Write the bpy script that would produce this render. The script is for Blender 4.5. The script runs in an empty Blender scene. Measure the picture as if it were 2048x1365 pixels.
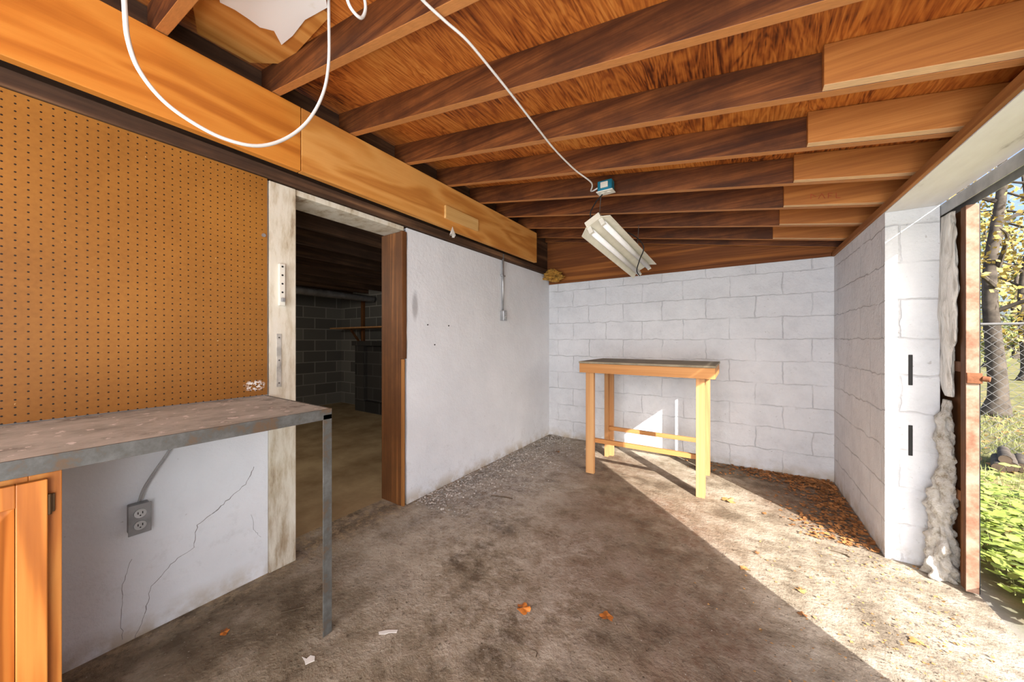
import bpy, bmesh, math, random
from mathutils import Vector, noise as mnoise
random.seed(7)
scn = bpy.context.scene
COL = scn.collection
R = math.radians
# ------------------------------------------------------------------ camera geometry
F = 685.0; YAW = R(33.5); S = math.sin(YAW); C = math.cos(YAW); H = 1.2
cam_d = bpy.data.cameras.new('camera'); cam = bpy.data.objects.new('camera', cam_d); COL.objects.link(cam)
cam.location = (0, 0, H); cam.rotation_euler = (R(90), 0, YAW)
cam_d.sensor_width = 36; cam_d.lens = 36*F/2048; cam_d.clip_start = 0.02; cam_d.clip_end = 300
scn.camera = cam
try:
    scn.view_settings.view_transform = 'Standard'
except Exception: pass
def ray(px, py):
    u = (px-1024)/F; v = (682.5-py)/F
    return Vector((-S+C*u, C+S*u, v))
def onX(px, py, X): d = ray(px, py); t = X/d.x; return Vector((X, d.y*t, H+d.z*t))
def onY(px, py, Y): d = ray(px, py); t = Y/d.y; return Vector((d.x*t, Y, H+d.z*t))
def onZ(px, py, Z=0.0): d = ray(px, py); t = (Z-H)/d.z; return Vector((d.x*t, d.y*t, Z))
def rb(X): return 2.06+.1743*(.25-X)          # rafter underside
def onR(px, py, off=0.0):
    d = ray(px, py)
    t = (2.06+.1743*.25-off-H)/(d.z+.1743*d.x); return Vector((d.x*t, d.y*t, H+d.z*t))
# ------------------------------------------------------------------ mesh helper
class MB:
    def __init__(s): s.v = []; s.f = []
    def hexa(s, p):
        n = len(s.v); s.v += [Vector(q) for q in p]
        s.f += [[n+i for i in q] for q in ((0,3,2,1),(4,5,6,7),(0,1,5,4),(1,2,6,5),(2,3,7,6),(3,0,4,7))]; return s
    def box(s, x0, x1, y0, y1, z0, z1):
        return s.hexa([(x0,y0,z0),(x1,y0,z0),(x1,y1,z0),(x0,y1,z0),(x0,y0,z1),(x1,y0,z1),(x1,y1,z1),(x0,y1,z1)])
    def bar(s, p, q, w, h, up=(0,0,1)):
        p = Vector(p); q = Vector(q); d = (q-p).normalized(); u = Vector(up)
        a = d.cross(u)
        if a.length < 1e-4: a = d.cross(Vector((1,0,0)))
        a.normalize(); b = a.cross(d).normalized(); a = a*w/2; b = b*h/2
        return s.hexa([p-a-b, p+a-b, q+a-b, q-a-b, p-a+b, p+a+b, q+a+b, q-a+b])
    def tube(s, pts, r, n=8, cap=True):
        pts = [Vector(p) for p in pts]; rs = r if isinstance(r, (list, tuple)) else [r]*len(pts)
        ref = Vector((0.31, 0.17, 0.93)); rings = []
        prev = None
        for i, p in enumerate(pts):
            d = (pts[min(i+1, len(pts)-1)]-pts[max(i-1, 0)]).normalized()
            if prev is None:
                a = d.cross(ref)
                if a.length < 1e-3: a = d.cross(Vector((1,0,0)))
            else: a = prev-d*prev.dot(d)
            a.normalize(); prev = a; b = d.cross(a)
            base = len(s.v); rings.append(base)
            for k in range(n):
                th = 2*math.pi*k/n; s.v.append(p+(a*math.cos(th)+b*math.sin(th))*rs[i])
        for i in range(len(pts)-1):
            for k in range(n):
                s.f.append([rings[i]+k, rings[i]+(k+1) % n, rings[i+1]+(k+1) % n, rings[i+1]+k])
        if cap: s.f.append([rings[0]+k for k in range(n)][::-1]); s.f.append([rings[-1]+k for k in range(n)])
        return s
    def poly(s, pts): n = len(s.v); s.v += [Vector(p) for p in pts]; s.f.append(list(range(n, n+len(pts)))); return s
    def prism(s, pts, vec):
        n = len(s.v); m = len(pts); vec = Vector(vec)
        s.v += [Vector(p) for p in pts]+[Vector(p)+vec for p in pts]
        s.f.append(list(range(n, n+m))[::-1]); s.f.append(list(range(n+m, n+2*m)))
        for i in range(m): j = (i+1) % m; s.f.append([n+i, n+j, n+m+j, n+m+i])
        return s
    def lump(s, rings, n=14, amp=.3, fs=14, sub=6, zs=1.0, maxy=None):
        rr = []
        for i in range(len(rings)-1):
            for k in range(sub):
                t = k/sub; rr.append([a*(1-t)+b*t for a, b in zip(rings[i], rings[i+1])])
        rr.append(list(rings[-1])); base = len(s.v)
        for (z, cx, cy, rx, ry) in rr:
            for k in range(n):
                th = 2*math.pi*k/n
                q = Vector((cx+rx*math.cos(th), cy+ry*math.sin(th), z*zs))
                f = 1+amp*mnoise.noise(q*fs)+amp*.7*mnoise.noise(q*fs*2.3)+amp*.45*mnoise.noise(q*fs*5.1)
                y = cy+ry*f*math.sin(th)
                if maxy is not None: y = min(y, maxy)
                s.v.append(Vector((cx+rx*f*math.cos(th), y, z)))
        for i in range(len(rr)-1):
            for k in range(n):
                s.f.append([base+i*n+k, base+i*n+(k+1) % n, base+(i+1)*n+(k+1) % n, base+(i+1)*n+k])
        s.f.append([base+k for k in range(n)][::-1]); s.f.append([base+(len(rr)-1)*n+k for k in range(n)])
        return s
    def build(s, name, mat, parent=None, bevel=0, smooth=False, recalc=True):
        if parent is None:
            xs = [p.x for p in s.v]; ys = [p.y for p in s.v]; zs = [p.z for p in s.v]
            org = Vector(((min(xs)+max(xs))/2, (min(ys)+max(ys))/2, min(zs)))
        else:
            org = Vector((0,0,0)); q = parent
            while q: org = org+q.location; q = q.parent
        me = bpy.data.meshes.new(name)
        me.from_pydata([tuple(p-org) for p in s.v], [], s.f)
        if recalc:
            bm = bmesh.new(); bm.from_mesh(me); bmesh.ops.recalc_face_normals(bm, faces=bm.faces); bm.to_mesh(me); bm.free()
        if smooth:
            for p in me.polygons: p.use_smooth = True
        me.materials.append(mat); o = bpy.data.objects.new(name, me); COL.objects.link(o)
        if parent is None: o.location = org
        else: o.parent = parent
        if bevel:
            b = o.modifiers.new('bevel', 'BEVEL'); b.width = bevel; b.segments = 2; b.limit_method = 'ANGLE'
        return o
def tag(o, label=None, cat=None, group=None, kind=None):
    if label: o['label'] = label
    if cat: o['category'] = cat
    if group: o['group'] = group
    if kind: o['kind'] = kind
    return o
def thing(name, loc, label, cat, group=None):
    o = bpy.data.objects.new(name, None); COL.objects.link(o); o.location = loc; o.empty_display_size = .05
    return tag(o, label, cat, group)
def struct(mb, name, mat, bevel=0): return tag(mb.build(name, mat, None, bevel), kind='structure')
def smooth_pts(pts, sub=6):
    pts = [Vector(p) for p in pts]; out = []
    for i in range(len(pts)-1):
        p0 = pts[max(i-1,0)]; p1 = pts[i]; p2 = pts[i+1]; p3 = pts[min(i+2,len(pts)-1)]
        for k in range(sub):
            t = k/sub
            out.append(.5*((2*p1)+(p2-p0)*t+(2*p0-5*p1+4*p2-p3)*t*t+(3*p1-p0-3*p2+p3)*t**3))
    out.append(pts[-1]); return out
# ------------------------------------------------------------------ materials
class G:
    def __init__(s, name):
        s.m = bpy.data.materials.new(name); s.m.use_nodes = True; s.nt = s.m.node_tree; s.b = s.nt.nodes['Principled BSDF']
    def set(s, sock, v):
        if isinstance(v, bpy.types.NodeSocket): s.nt.links.new(v, sock)
        elif isinstance(v, (tuple, list)) and sock.type == 'RGBA': sock.default_value = tuple(v[:3])+(1,)
        else: sock.default_value = v
    def node(s, t): return s.nt.nodes.new(t)
    def pos(s): return s.node('ShaderNodeNewGeometry').outputs['Position']
    def obj(s):
        tc = s.node('ShaderNodeTexCoord'); oi = s.node('ShaderNodeObjectInfo')
        k = s.vm('SCALE', (3.1,7.7,5.3), sc=s.math('MULTIPLY', oi.outputs['Random'], 6.0))
        return s.vm('ADD', tc.outputs['Object'], k)
    def vm(s, op, a, b=None, sc=None):
        n = s.node('ShaderNodeVectorMath'); n.operation = op; s.set(n.inputs[0], a)
        if b is not None: s.set(n.inputs[1], b)
        if sc is not None: s.set(n.inputs['Scale'], sc)
        return n.outputs['Value'] if op in ('LENGTH','DISTANCE','DOT_PRODUCT') else n.outputs['Vector']
    def math(s, op, a, b=0.0, clamp=False):
        n = s.node('ShaderNodeMath'); n.operation = op; n.use_clamp = clamp; s.set(n.inputs[0], a); s.set(n.inputs[1], b); return n.outputs[0]
    def noise(s, v, scale, detail=4, rough=.55, dist=0):
        n = s.node('ShaderNodeTexNoise'); s.set(n.inputs['Vector'], v); n.inputs['Scale'].default_value = scale
        n.inputs['Detail'].default_value = detail; n.inputs['Roughness'].default_value = rough; n.inputs['Distortion'].default_value = dist
        return n.outputs[0]
    def ncol(s, v, scale, detail=2):
        n = s.node('ShaderNodeTexNoise'); s.set(n.inputs['Vector'], v); n.inputs['Scale'].default_value = scale; n.inputs['Detail'].default_value = detail
        return n.outputs['Color']
    def ramp(s, f, stops):
        n = s.node('ShaderNodeValToRGB'); e = n.color_ramp.elements
        while len(e) < len(stops): e.new(.5)
        for el, (p, c) in zip(e, stops): el.position = p; el.color = (tuple(c)+(1,)) if isinstance(c, (tuple, list)) else (c,c,c,1)
        s.set(n.inputs[0], f); return n.outputs[0]
    def mix(s, f, a, b, mode='MIX'):
        n = s.node('ShaderNodeMix'); n.data_type = 'RGBA'; n.blend_type = mode; n.clamp_factor = True
        s.set(n.inputs[0], f); s.set(n.inputs[6], a); s.set(n.inputs[7], b); return n.outputs[2]
    def blob(s, p, c, sz):
        q = s.vm('DIVIDE', s.vm('SUBTRACT', p, c), sz); return s.math('SUBTRACT', 1.0, s.vm('LENGTH', q), True)
    def sep(s, v): n = s.node('ShaderNodeSeparateXYZ'); s.set(n.inputs[0], v); return n.outputs
    def comb(s, x, y, z):
        n = s.node('ShaderNodeCombineXYZ'); s.set(n.inputs[0], x); s.set(n.inputs[1], y); s.set(n.inputs[2], z); return n.outputs[0]
    def fin(s, col, rough=.8, metal=0.0, bump=None, bs=.3, bd=.01, spec=.3, **kw):
        s.set(s.b.inputs['Base Color'], col); s.set(s.b.inputs['Roughness'], rough); s.set(s.b.inputs['Metallic'], metal)
        s.b.inputs['Specular IOR Level'].default_value = spec
        for k, v in kw.items(): s.set(s.b.inputs[k.replace('_',' ')], v)
        if bump is not None:
            n = s.node('ShaderNodeBump'); n.inputs['Strength'].default_value = bs; n.inputs['Distance'].default_value = bd
            s.set(n.inputs['Height'], bump); s.nt.links.new(n.outputs[0], s.b.inputs['Normal'])
        return s.m
def simple(name, col, rough=.6, metal=0.0, var=.25, scale=12, spec=.3):
    g = G(name); n = g.noise(g.obj(), scale, 5)
    c0 = tuple(x*(1-var) for x in col); c1 = tuple(min(1, x*(1+var)) for x in col)
    return g.fin(g.ramp(n, [(.3, c0), (.7, c1)]), rough, metal, n, .15, .004, spec)
def wood(name, dark, mid, light, axis='y', rings=26, cross=7, along=.7, rough=.65, stain=0.0, staincol=(.02,.01,.005), fine=.35, knots=False, wamp=.65, edge=None):
    g = G(name); o = g.obj()
    sc = [cross]*3; sc['xyz'.index(axis)] = along
    m = g.vm('MULTIPLY', o, tuple(sc)); n = g.noise(m, 1.0, 3, .45, .4)
    w = g.math('MULTIPLY_ADD', g.math('SINE', g.math('MULTIPLY', n, rings*2.0)), .5)
    w.node.inputs[2].default_value = .5
    fs = [160]*3; fs['xyz'.index(axis)] = 5
    fn = g.noise(g.vm('MULTIPLY', o, tuple(fs)), 1.0, 3)
    f = g.math('ADD', g.math('MULTIPLY', w, wamp), g.math('MULTIPLY', fn, 1-wamp if wamp < .6 else fine))
    col = g.ramp(f, [(.1 if wamp >= .6 else .25, dark), (.5, mid), (.9 if wamp >= .6 else .75, light)])
    if stain:
        ss = [5.0]*3; ss['xyz'.index(axis)] = 2.6
        st = g.ramp(g.noise(g.vm('MULTIPLY', o, tuple(ss)), 1.0, 6, .65), [(.5-.12, stain), (.5+.10, 0.0)])
        col = g.mix(st, col, staincol)
    if knots:
        v = g.node('ShaderNodeTexVoronoi'); ks = [3.2]*3; ks['xyz'.index(axis)] = 1.7
        g.set(v.inputs['Vector'], g.vm('MULTIPLY', o, tuple(ks))); v.inputs['Scale'].default_value = 1.0
        kf = g.ramp(v.outputs['Distance'], [(.035, .85), (.075, 0.0)])
        col = g.mix(kf, col, tuple(x*.25 for x in dark))
    if edge:   # downward faces coloured lighter to stand in for floor bounce light
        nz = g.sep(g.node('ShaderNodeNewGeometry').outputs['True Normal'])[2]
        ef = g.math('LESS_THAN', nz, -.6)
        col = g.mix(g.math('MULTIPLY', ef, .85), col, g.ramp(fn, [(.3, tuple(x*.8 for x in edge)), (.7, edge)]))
    return g.fin(col, rough, 0, f, .2, .002)
# floor concrete
g = G('stained_concrete'); p = g.pos()
n1 = g.noise(p, 1.5, 9, .66); n2 = g.noise(p, 7, 7, .65); n3 = g.noise(p, 55, 4, .6); n4 = g.noise(p, 20, 6, .7); n5 = g.noise(p, 3.1, 8, .7)
sx = g.sep(p)
col = g.ramp(g.math('ADD', g.math('MULTIPLY', n1, .6), g.math('MULTIPLY', n2, .4)), [(.41, (.115,.086,.057)), (.49, (.26,.212,.152)), (.58, (.42,.365,.29))])
palef = g.math('MULTIPLY', g.math('ADD', sx[0], .35, True), .6, True)  # sun brightness put into the floor colour towards the opening
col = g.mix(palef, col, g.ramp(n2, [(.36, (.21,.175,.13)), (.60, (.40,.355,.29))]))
b1 = g.blob(p, (-.55,2.25,0), (.75,1.2,1)); b2 = g.blob(p, (-1.2,3.2,0), (.9,.7,1)); b3 = g.blob(p, (.45,3.35,0), (.5,.75,1)); b4 = g.blob(p, (-.15,1.6,0), (.35,.95,1))
bs_ = g.math('MAXIMUM', g.math('MAXIMUM', b1, b2), g.math('MAXIMUM', b3, b4))
stf = g.math('MULTIPLY', g.math('MULTIPLY', bs_, 1.8, True), g.ramp(g.math('ADD', g.math('MULTIPLY', n1, .6), g.math('MULTIPLY', n4, .4)), [(.40,.12),(.58,.85)]), True)
col = g.mix(stf, col, (.145,.078,.045))
wl = g.math('MULTIPLY', g.blob(p, (-1.75,2.6,0), (.75,1.7,1)), 1.6, True)
col = g.mix(g.math('MULTIPLY', wl, g.ramp(g.math('ADD', g.math('MULTIPLY', n4, .6), g.math('MULTIPLY', n3, .4)), [(.38,0.0),(.62,.8)])), col, (.60,.57,.53))
wl2 = g.math('MULTIPLY', g.blob(p, (-1.0,1.5,0), (.8,1.0,1)), 1.6, True)
col = g.mix(g.math('MULTIPLY', wl2, g.ramp(g.math('ADD', g.math('MULTIPLY', n5, .5), g.math('MULTIPLY', n4, .5)), [(.47,0.0),(.60,.7)])), col, (.52,.46,.38))
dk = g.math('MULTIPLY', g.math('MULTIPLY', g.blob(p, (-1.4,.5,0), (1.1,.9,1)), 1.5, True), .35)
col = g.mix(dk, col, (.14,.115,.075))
col = g.mix(g.ramp(n5, [(.57,0.0),(.70,.6)]), col, (.10,.075,.052))
thr = g.math('SUBTRACT', 1.0, g.math('MULTIPLY', g.math('ABSOLUTE', g.math('ADD', sx[0], 2.09)), 11.0), True)
col = g.mix(g.math('MULTIPLY', thr, g.ramp(n4, [(.34,.2),(.55,1.0)])), col, (.09,.062,.042))
wb_ = g.math('MULTIPLY', g.math('SUBTRACT', -1.9, sx[0], False), 9.0, True)
col = g.mix(g.math('MULTIPLY', wb_, g.ramp(n4, [(.46,0.0),(.60,.7)])), col, (.46,.36,.23))
col = g.mix(g.ramp(n3, [(.60,0.0),(.70,.6)]), col, (.06,.045,.033))
col = g.mix(g.ramp(g.noise(p, 13, 5, .7), [(.60,0.0),(.69,.5)]), col, (.09,.065,.046))
col = g.mix(g.ramp(g.noise(p, 90, 2), [(.69,0.0),(.74,.6)]), col, (.60,.56,.50))
hgt = g.math('ADD', g.math('MULTIPLY', n2, .6), g.math('ADD', g.math('MULTIPLY', n4, .5), g.math('MULTIPLY', n3, .4)))
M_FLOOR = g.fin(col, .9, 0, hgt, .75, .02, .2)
g = G('basement_concrete'); p = g.pos(); n = g.noise(p, 2.5, 7, .6)
M_BFLOOR = g.fin(g.ramp(n, [(.35, (.27,.18,.09)), (.65, (.47,.35,.20))]), .75, 0, n, .3, .01)
def white_wall(name, block=False, smear=False):
    g = G(name); p = g.pos(); n = g.noise(p, 3, 6, .6); f = g.noise(p, 45, 5, .65); s3 = g.sep(p)
    col = g.ramp(n, [(.3, (.66,.68,.715)), (.7, (.735,.755,.79))])
    h = g.math('MULTIPLY', f, .35)
    if block:
        col = g.ramp(g.noise(p, 5, 8, .7), [(.34, (.585,.605,.64)), (.5, (.65,.67,.705)), (.66, (.69,.71,.745))])
        wob = g.vm('SCALE', g.vm('SUBTRACT', g.ncol(p, 9, 5), (.5,.5,.5)), sc=.045)
        q = g.vm('ADD', g.comb(g.math('ADD', s3[0], s3[1]), s3[2], 0.0), wob)
        br = g.node('ShaderNodeTexBrick'); g.set(br.inputs['Vector'], q); br.inputs['Scale'].default_value = 1
        br.inputs['Brick Width'].default_value = .406; br.inputs['Row Height'].default_value = .203
        br.inputs['Mortar Size'].default_value = .006; br.inputs['Mortar Smooth'].default_value = .8
        br.inputs['Color1'].default_value = (1,1,1,1); br.inputs['Color2'].default_value = (.86,.86,.86,1); br.inputs['Mortar'].default_value = (.8,.8,.8,1)
        mf = g.math('MULTIPLY', br.outputs['Fac'], g.ramp(g.noise(p, 4.3, 5, .7), [(.38,.15),(.58,1.0)]))
        col = g.mix(g.math('MULTIPLY', mf, .34), col, (.30,.305,.325))
        big = g.noise(p, 14, 5, .6)
        h = g.math('ADD', g.math('ADD', g.math('MULTIPLY', h, 1.9), g.math('MULTIPLY', big, 1.2)), g.math('MULTIPLY', mf, -1.0))
        tiny = g.ramp(g.noise(p, 30, 3, .7), [(.67,0.0),(.73,.65)]); col = g.mix(tiny, col, (.34,.34,.345))
        tiny = g.ramp(g.noise(p, 11, 6, .75), [(.62,0.0),(.72,.35)]); col = g.mix(tiny, col, (.40,.41,.42))
    if smear:
        c = onX(830, 612, -2.03)
        sm = g.math('MULTIPLY', g.blob(p, tuple(c), (.2,.035,.13)), 2.0, True); col = g.mix(g.math('MULTIPLY', sm, .8), col, (.36,.36,.38))
        tiny = g.ramp(g.noise(p, 26, 3, .7), [(.72,0.0),(.78,.7)]); col = g.mix(tiny, col, (.3,.28,.26))
        h = g.math('ADD', h, g.math('MULTIPLY', g.noise(p, 12, 5, .6), .5))
    low = g.math('SUBTRACT', 1.0, g.math('MULTIPLY', s3[2], 9.0), True)
    col = g.mix(g.math('MULTIPLY', low, g.ramp(g.noise(p, 9, 5), [(.35,0.0),(.6,.9)])), col, (.40,.33,.24))
    scuff = g.math('MULTIPLY', g.math('SUBTRACT', 1.0, g.math('MULTIPLY', s3[2], 1.6), True), g.ramp(g.noise(p, 16, 6, .7), [(.55,0.0),(.72,.5)]))
    col = g.mix(scuff, col, (.42,.42,.42))
    return g.fin(col, .85, 0, h, .6, .013, .25)
M_WALL = white_wall('white_parged_wall', smear=True); M_BLOCK = white_wall('white_block_wall', True)
def grey_block(name, a, b_, c):
    g = G(name); p = g.pos(); s3 = g.sep(p)
    br = g.node('ShaderNodeTexBrick'); g.set(br.inputs['Vector'], g.comb(g.math('ADD', s3[0], s3[1]), s3[2], 0.0)); br.inputs['Scale'].default_value = 1
    br.inputs['Brick Width'].default_value = .406; br.inputs['Row Height'].default_value = .203; br.inputs['Mortar Size'].default_value = .009
    br.inputs['Color1'].default_value = a+(1,); br.inputs['Color2'].default_value = b_+(1,); br.inputs['Mortar'].default_value = c+(1,)
    return g.fin(br.outputs['Color'], .9, 0, br.outputs['Fac'], -.3, .01)
M_BBLOCK = grey_block('grey_basement_block', (.19,.182,.165), (.09,.087,.079), (.27,.26,.235)); M_DBLOCK = grey_block('dark_block', (.05,.045,.04), (.025,.023,.021), (.075,.07,.065))  # second set: much darker block and joint colours
g = G('peeling_white_paint'); p = g.pos(); n = g.noise(g.vm('MULTIPLY', p, (6,1.2,6)), 2, 6, .65)
M_HEAD = g.fin(g.ramp(n, [(.31, (.50,.48,.46)), (.40, (.76,.75,.74)), (.7, (.84,.84,.84))]), .8, 0, n, .3, .006)
g = G('weathered_cream_paint'); p = g.pos(); n = g.noise(g.vm('MULTIPLY', p, (6,10,2.2)), 1.4, 7, .68); n2 = g.noise(p, 30, 4)
s3 = g.sep(p); low = g.math('SUBTRACT', .75, g.math('MULTIPLY', s3[2], 1.3), True)
col = g.ramp(n, [(.30, (.24,.165,.10)), (.41, (.48,.42,.31)), (.53, (.62,.58,.48)), (.75, (.67,.64,.56))])
col = g.mix(g.math('MULTIPLY', low, g.ramp(n, [(.44,.9),(.64,0.0)])), col, (.24,.155,.085))
M_CREAM = g.fin(col, .8, 0, n2, .3, .004)
g = G('plywood_roof_deck'); o = g.pos()
n = g.noise(g.vm('MULTIPLY', o, (7.0,1.2,5)), 1.0, 4, .55, .9)
w = g.math('SINE', g.math('MULTIPLY', n, 75.0)); fn = g.noise(g.vm('MULTIPLY', o, (110,6,90)), 1.0, 5)
big = g.noise(o, 1.6, 6, .65)
f = g.math('ADD', g.math('ADD', g.math('MULTIPLY', w, .045), g.math('MULTIPLY', fn, .36)), g.math('MULTIPLY', big, .5))
M_DECK = g.fin(g.ramp(f, [(.29, (.09,.02,.005)), (.37, (.34,.088,.014)), (.47, (.58,.185,.031)), (.60, (.74,.32,.07))]), .6, 0, f, .2, .003)
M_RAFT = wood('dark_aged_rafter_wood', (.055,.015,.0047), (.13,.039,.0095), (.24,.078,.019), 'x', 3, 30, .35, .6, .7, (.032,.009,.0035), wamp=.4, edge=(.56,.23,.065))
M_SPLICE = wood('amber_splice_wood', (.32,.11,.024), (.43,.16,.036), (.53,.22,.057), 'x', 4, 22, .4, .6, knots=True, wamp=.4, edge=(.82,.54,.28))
M_BEAM1 = wood('orange_plywood_beam', (.41,.125,.016), (.54,.185,.026), (.63,.25,.042), 'y', 14, 5, .8, .45, fine=.3, knots=True)
M_BEAM2 = wood('pale_orange_plywood_beam', (.47,.175,.034), (.60,.26,.057), (.69,.34,.095), 'y', 14, 5, .9, .5, fine=.3)
M_DARKW = wood('dark_sill_wood', (.045,.022,.012), (.12,.06,.03), (.24,.13,.065), 'y', 5, 18, .7, .75, .5)
M_BROWN = wood('brown_door_jamb_wood', (.10,.038,.012), (.20,.078,.023), (.31,.13,.042), 'z', 5, 20, .5, .6, .5, (.05,.02,.008))
M_OCHRE = wood('ochre_jamb_strip', (.28,.115,.03), (.38,.17,.048), (.47,.235,.075), 'z', 5, 20, .5, .6)
M_LIGHTW = wood('pale_pine', (.41,.20,.08), (.52,.28,.115), (.60,.36,.16), 'z', 5, 18, .5, .6)
M_PINEX = wood('pale_pine_crosswise', (.41,.18,.055), (.49,.235,.08), (.57,.31,.12), 'x', 5, 18, .5, .6)
M_BLOCKW = wood('fresh_pine_offcut', (.58,.32,.10), (.68,.41,.15), (.74,.49,.21), 'y', 9, 12, .8, .6)
M_OAK = wood('orange_oak', (.31,.095,.017), (.46,.155,.028), (.55,.22,.046), 'z', 14, 14, .8, .4)
M_GABLE = wood('brown_gable_plywood', (.12,.034,.007), (.25,.08,.015), (.36,.13,.026), 'x', 5, 20, .6, .7)
M_EDGEB = wood('brown_header_edging', (.22,.08,.018), (.36,.14,.033), (.46,.20,.055), 'y', 5, 20, .6, .7)
g = G('grimy_board_top'); o = g.obj(); n = g.noise(o, 9, 6, .65)
M_TTOP = g.fin(g.ramp(n, [(.3,(.15,.125,.085)),(.7,(.30,.25,.175))]), .7, 0, n, .2, .003)
g = G('paint_spattered_bench_board'); p = g.pos(); n = g.noise(g.vm('MULTIPLY', p, (4,3,5)), 2, 9, .72); sp = g.noise(p, 24, 4, .6); sp2 = g.noise(p, 6, 6, .65)
col = g.ramp(n, [(.33,(.24,.265,.25)),(.5,(.39,.43,.415)),(.68,(.50,.54,.525))])
col = g.mix(g.ramp(sp2, [(.55,0.0),(.65,.65)]), col, (.13,.125,.11)); col = g.mix(g.ramp(sp, [(.62,0.0),(.65,.9)]), col, (.72,.745,.75))
M_BENCH = g.fin(col, .75, 0, n, .25, .003)
g = G('brown_pegboard'); p = g.pos(); s3 = g.sep(p); P1 = .0254
fy = g.math('SUBTRACT', g.math('FRACT', g.math('DIVIDE', s3[1], P1)), .5); fz = g.math('SUBTRACT', g.math('FRACT', g.math('DIVIDE', s3[2], P1)), .5)
dist = g.math('SQRT', g.math('ADD', g.math('MULTIPLY', fy, fy), g.math('MULTIPLY', fz, fz)))
hole = g.math('LESS_THAN', dist, .11)
n = g.noise(p, 2.2, 5); n2 = g.noise(p, 70, 3)
col = g.ramp(g.math('ADD', g.math('MULTIPLY', n, .7), g.math('MULTIPLY', n2, .3)), [(.35,(.22,.088,.0135)),(.65,(.31,.13,.021))])
wf = g.math('MULTIPLY', g.blob(p, tuple(onX(510,772,-2.01)), (.1,.05,.03)), g.ramp(g.noise(p, 60, 3), [(.5,0.0),(.56,3.0)]), True)
col = g.mix(wf, col, (.75,.73,.7)); col = g.mix(g.ramp(g.noise(p, 33, 3, .6), [(.745,0.0),(.76,.7)]), col, (.62,.42,.2)); col = g.mix(hole, col, (.012,.006,.003))
M_PEG = g.fin(col, .5, 0, g.math('SUBTRACT', 1.0, hole), .3, .002)
g = G('worn_dark_steel'); n = g.noise(g.obj(), 11, 6, .7)
M_STEEL = g.fin(g.ramp(n, [(.36,(.11,.07,.042)),(.47,(.085,.083,.076)),(.68,(.135,.135,.13))]), .6, .25, n, .3, .003)
M_GALV = simple('galvanised_steel', (.42,.43,.44), .45, .7)
M_WORN = simple('worn_painted_plate', (.40,.385,.35), .6, .2, .35, 20)
M_TRACK = simple('grey_painted_track', (.36,.37,.38), .5, .2)
g = G('rusty_steel'); n = g.noise(g.obj(), 9, 7, .7)
M_RUST = g.fin(g.ramp(n, [(.3,(.14,.06,.035)),(.45,(.23,.125,.083)),(.62,(.34,.23,.175))]), .85, .05, n, .4, .004)
g = G('heavy_rust'); n = g.noise(g.obj(), 24, 7, .7); M_RUST2 = g.fin(g.ramp(n, [(.3,(.10,.035,.015)),(.65,(.24,.10,.05))]), .9, .1, n, .4, .004)
M_GREYP = simple('grey_metal_cover', (.25,.25,.255), .5, .2); M_GREYF = simple('light_grey_plastic', (.46,.46,.46), .45)
M_BLACK = simple('black_rubber', (.015,.015,.016), .5); M_CORDW = simple('white_cable', (.72,.71,.68), .4, var=.06); M_CORDG = simple('grey_cable', (.34,.34,.34), .5)
M_WHITE = simple('yellowed_white_enamel', (.70,.66,.54), .4, var=.10); M_TUBE = simple('white_glass_tube', (.92,.92,.92), .2, var=.03)
M_BLUE = simple('blue_plastic_box', (.015,.17,.26), .4); M_IVORY = simple('ivory_plastic', (.68,.66,.58), .4, var=.05)
M_BRONZE = simple('bronze_hinge', (.10,.06,.03), .4, .7)
g = G('white_fibreglass'); n = g.noise(g.obj(), 30, 7, .75)
M_INS = g.fin(g.ramp(n, [(.34,(.40,.33,.23)),(.45,(.70,.66,.58)),(.62,(.84,.82,.78))]), .95, 0, n, 1.0, .03)
g = G('crumpled_foil_facing'); n = g.noise(g.vm('MULTIPLY', g.obj(), (22,22,5)), 1.0, 6, .65, 1.0)
M_FOIL = g.fin(g.ramp(n, [(.38,(.42,.40,.36)),(.5,(.66,.64,.60)),(.65,(.80,.79,.76))]), .5, .1, n, .8, .02)
M_YINS = simple('yellow_fibreglass', (.42,.22,.04), .95, var=.6, scale=30)
g = G('torn_white_sheet'); n = g.noise(g.obj(), 5, 6)
M_SHEET = g.fin(g.ramp(n, [(.33,(.80,.75,.62)),(.44,(.94,.94,.93))]), .6, 0, n, .2, .006)
g = G('clear_plastic_scrap'); M_PLAS = g.fin((.75,.72,.66), .25, Alpha=.6)
M_LEAFO = simple('orange_dry_leaf', (.46,.15,.025), .6, var=.5, scale=30); M_LEAFT = simple('tan_dry_leaf', (.40,.22,.08), .7, var=.4, scale=30); M_LEAFB = simple('brown_dry_leaf', (.22,.10,.04), .7, var=.5, scale=30)
M_TWIG = simple('twig_bark', (.09,.065,.04), .9); M_PAPER = simple('white_paper_scrap', (.66,.64,.60), .8, var=.15)
M_BARK = simple('grey_bark', (.075,.062,.05), .95, var=.5, scale=9); M_LOGEND = simple('log_wood', (.10,.072,.05), .9)
M_YLEAF = simple('yellow_foliage', (.42,.31,.08), .6, var=.45, scale=3); M_GLEAF = simple('green_foliage', (.18,.21,.065), .6, var=.5, scale=3); M_OLEAF = simple('olive_foliage', (.26,.22,.085), .6, var=.5, scale=3)
M_IVY = simple('bright_green_leaf', (.30,.39,.08), .5, var=.45, scale=8); M_GRASS = simple('grass_blades', (.24,.26,.09), .7, var=.5, scale=5)
g = G('lawn_ground'); n = g.noise(g.pos(), 3, 7, .65); s3 = g.sep(g.pos())
col = g.ramp(n, [(.35,(.09,.09,.035)),(.5,(.17,.165,.06)),(.7,(.31,.23,.11))])
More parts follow.
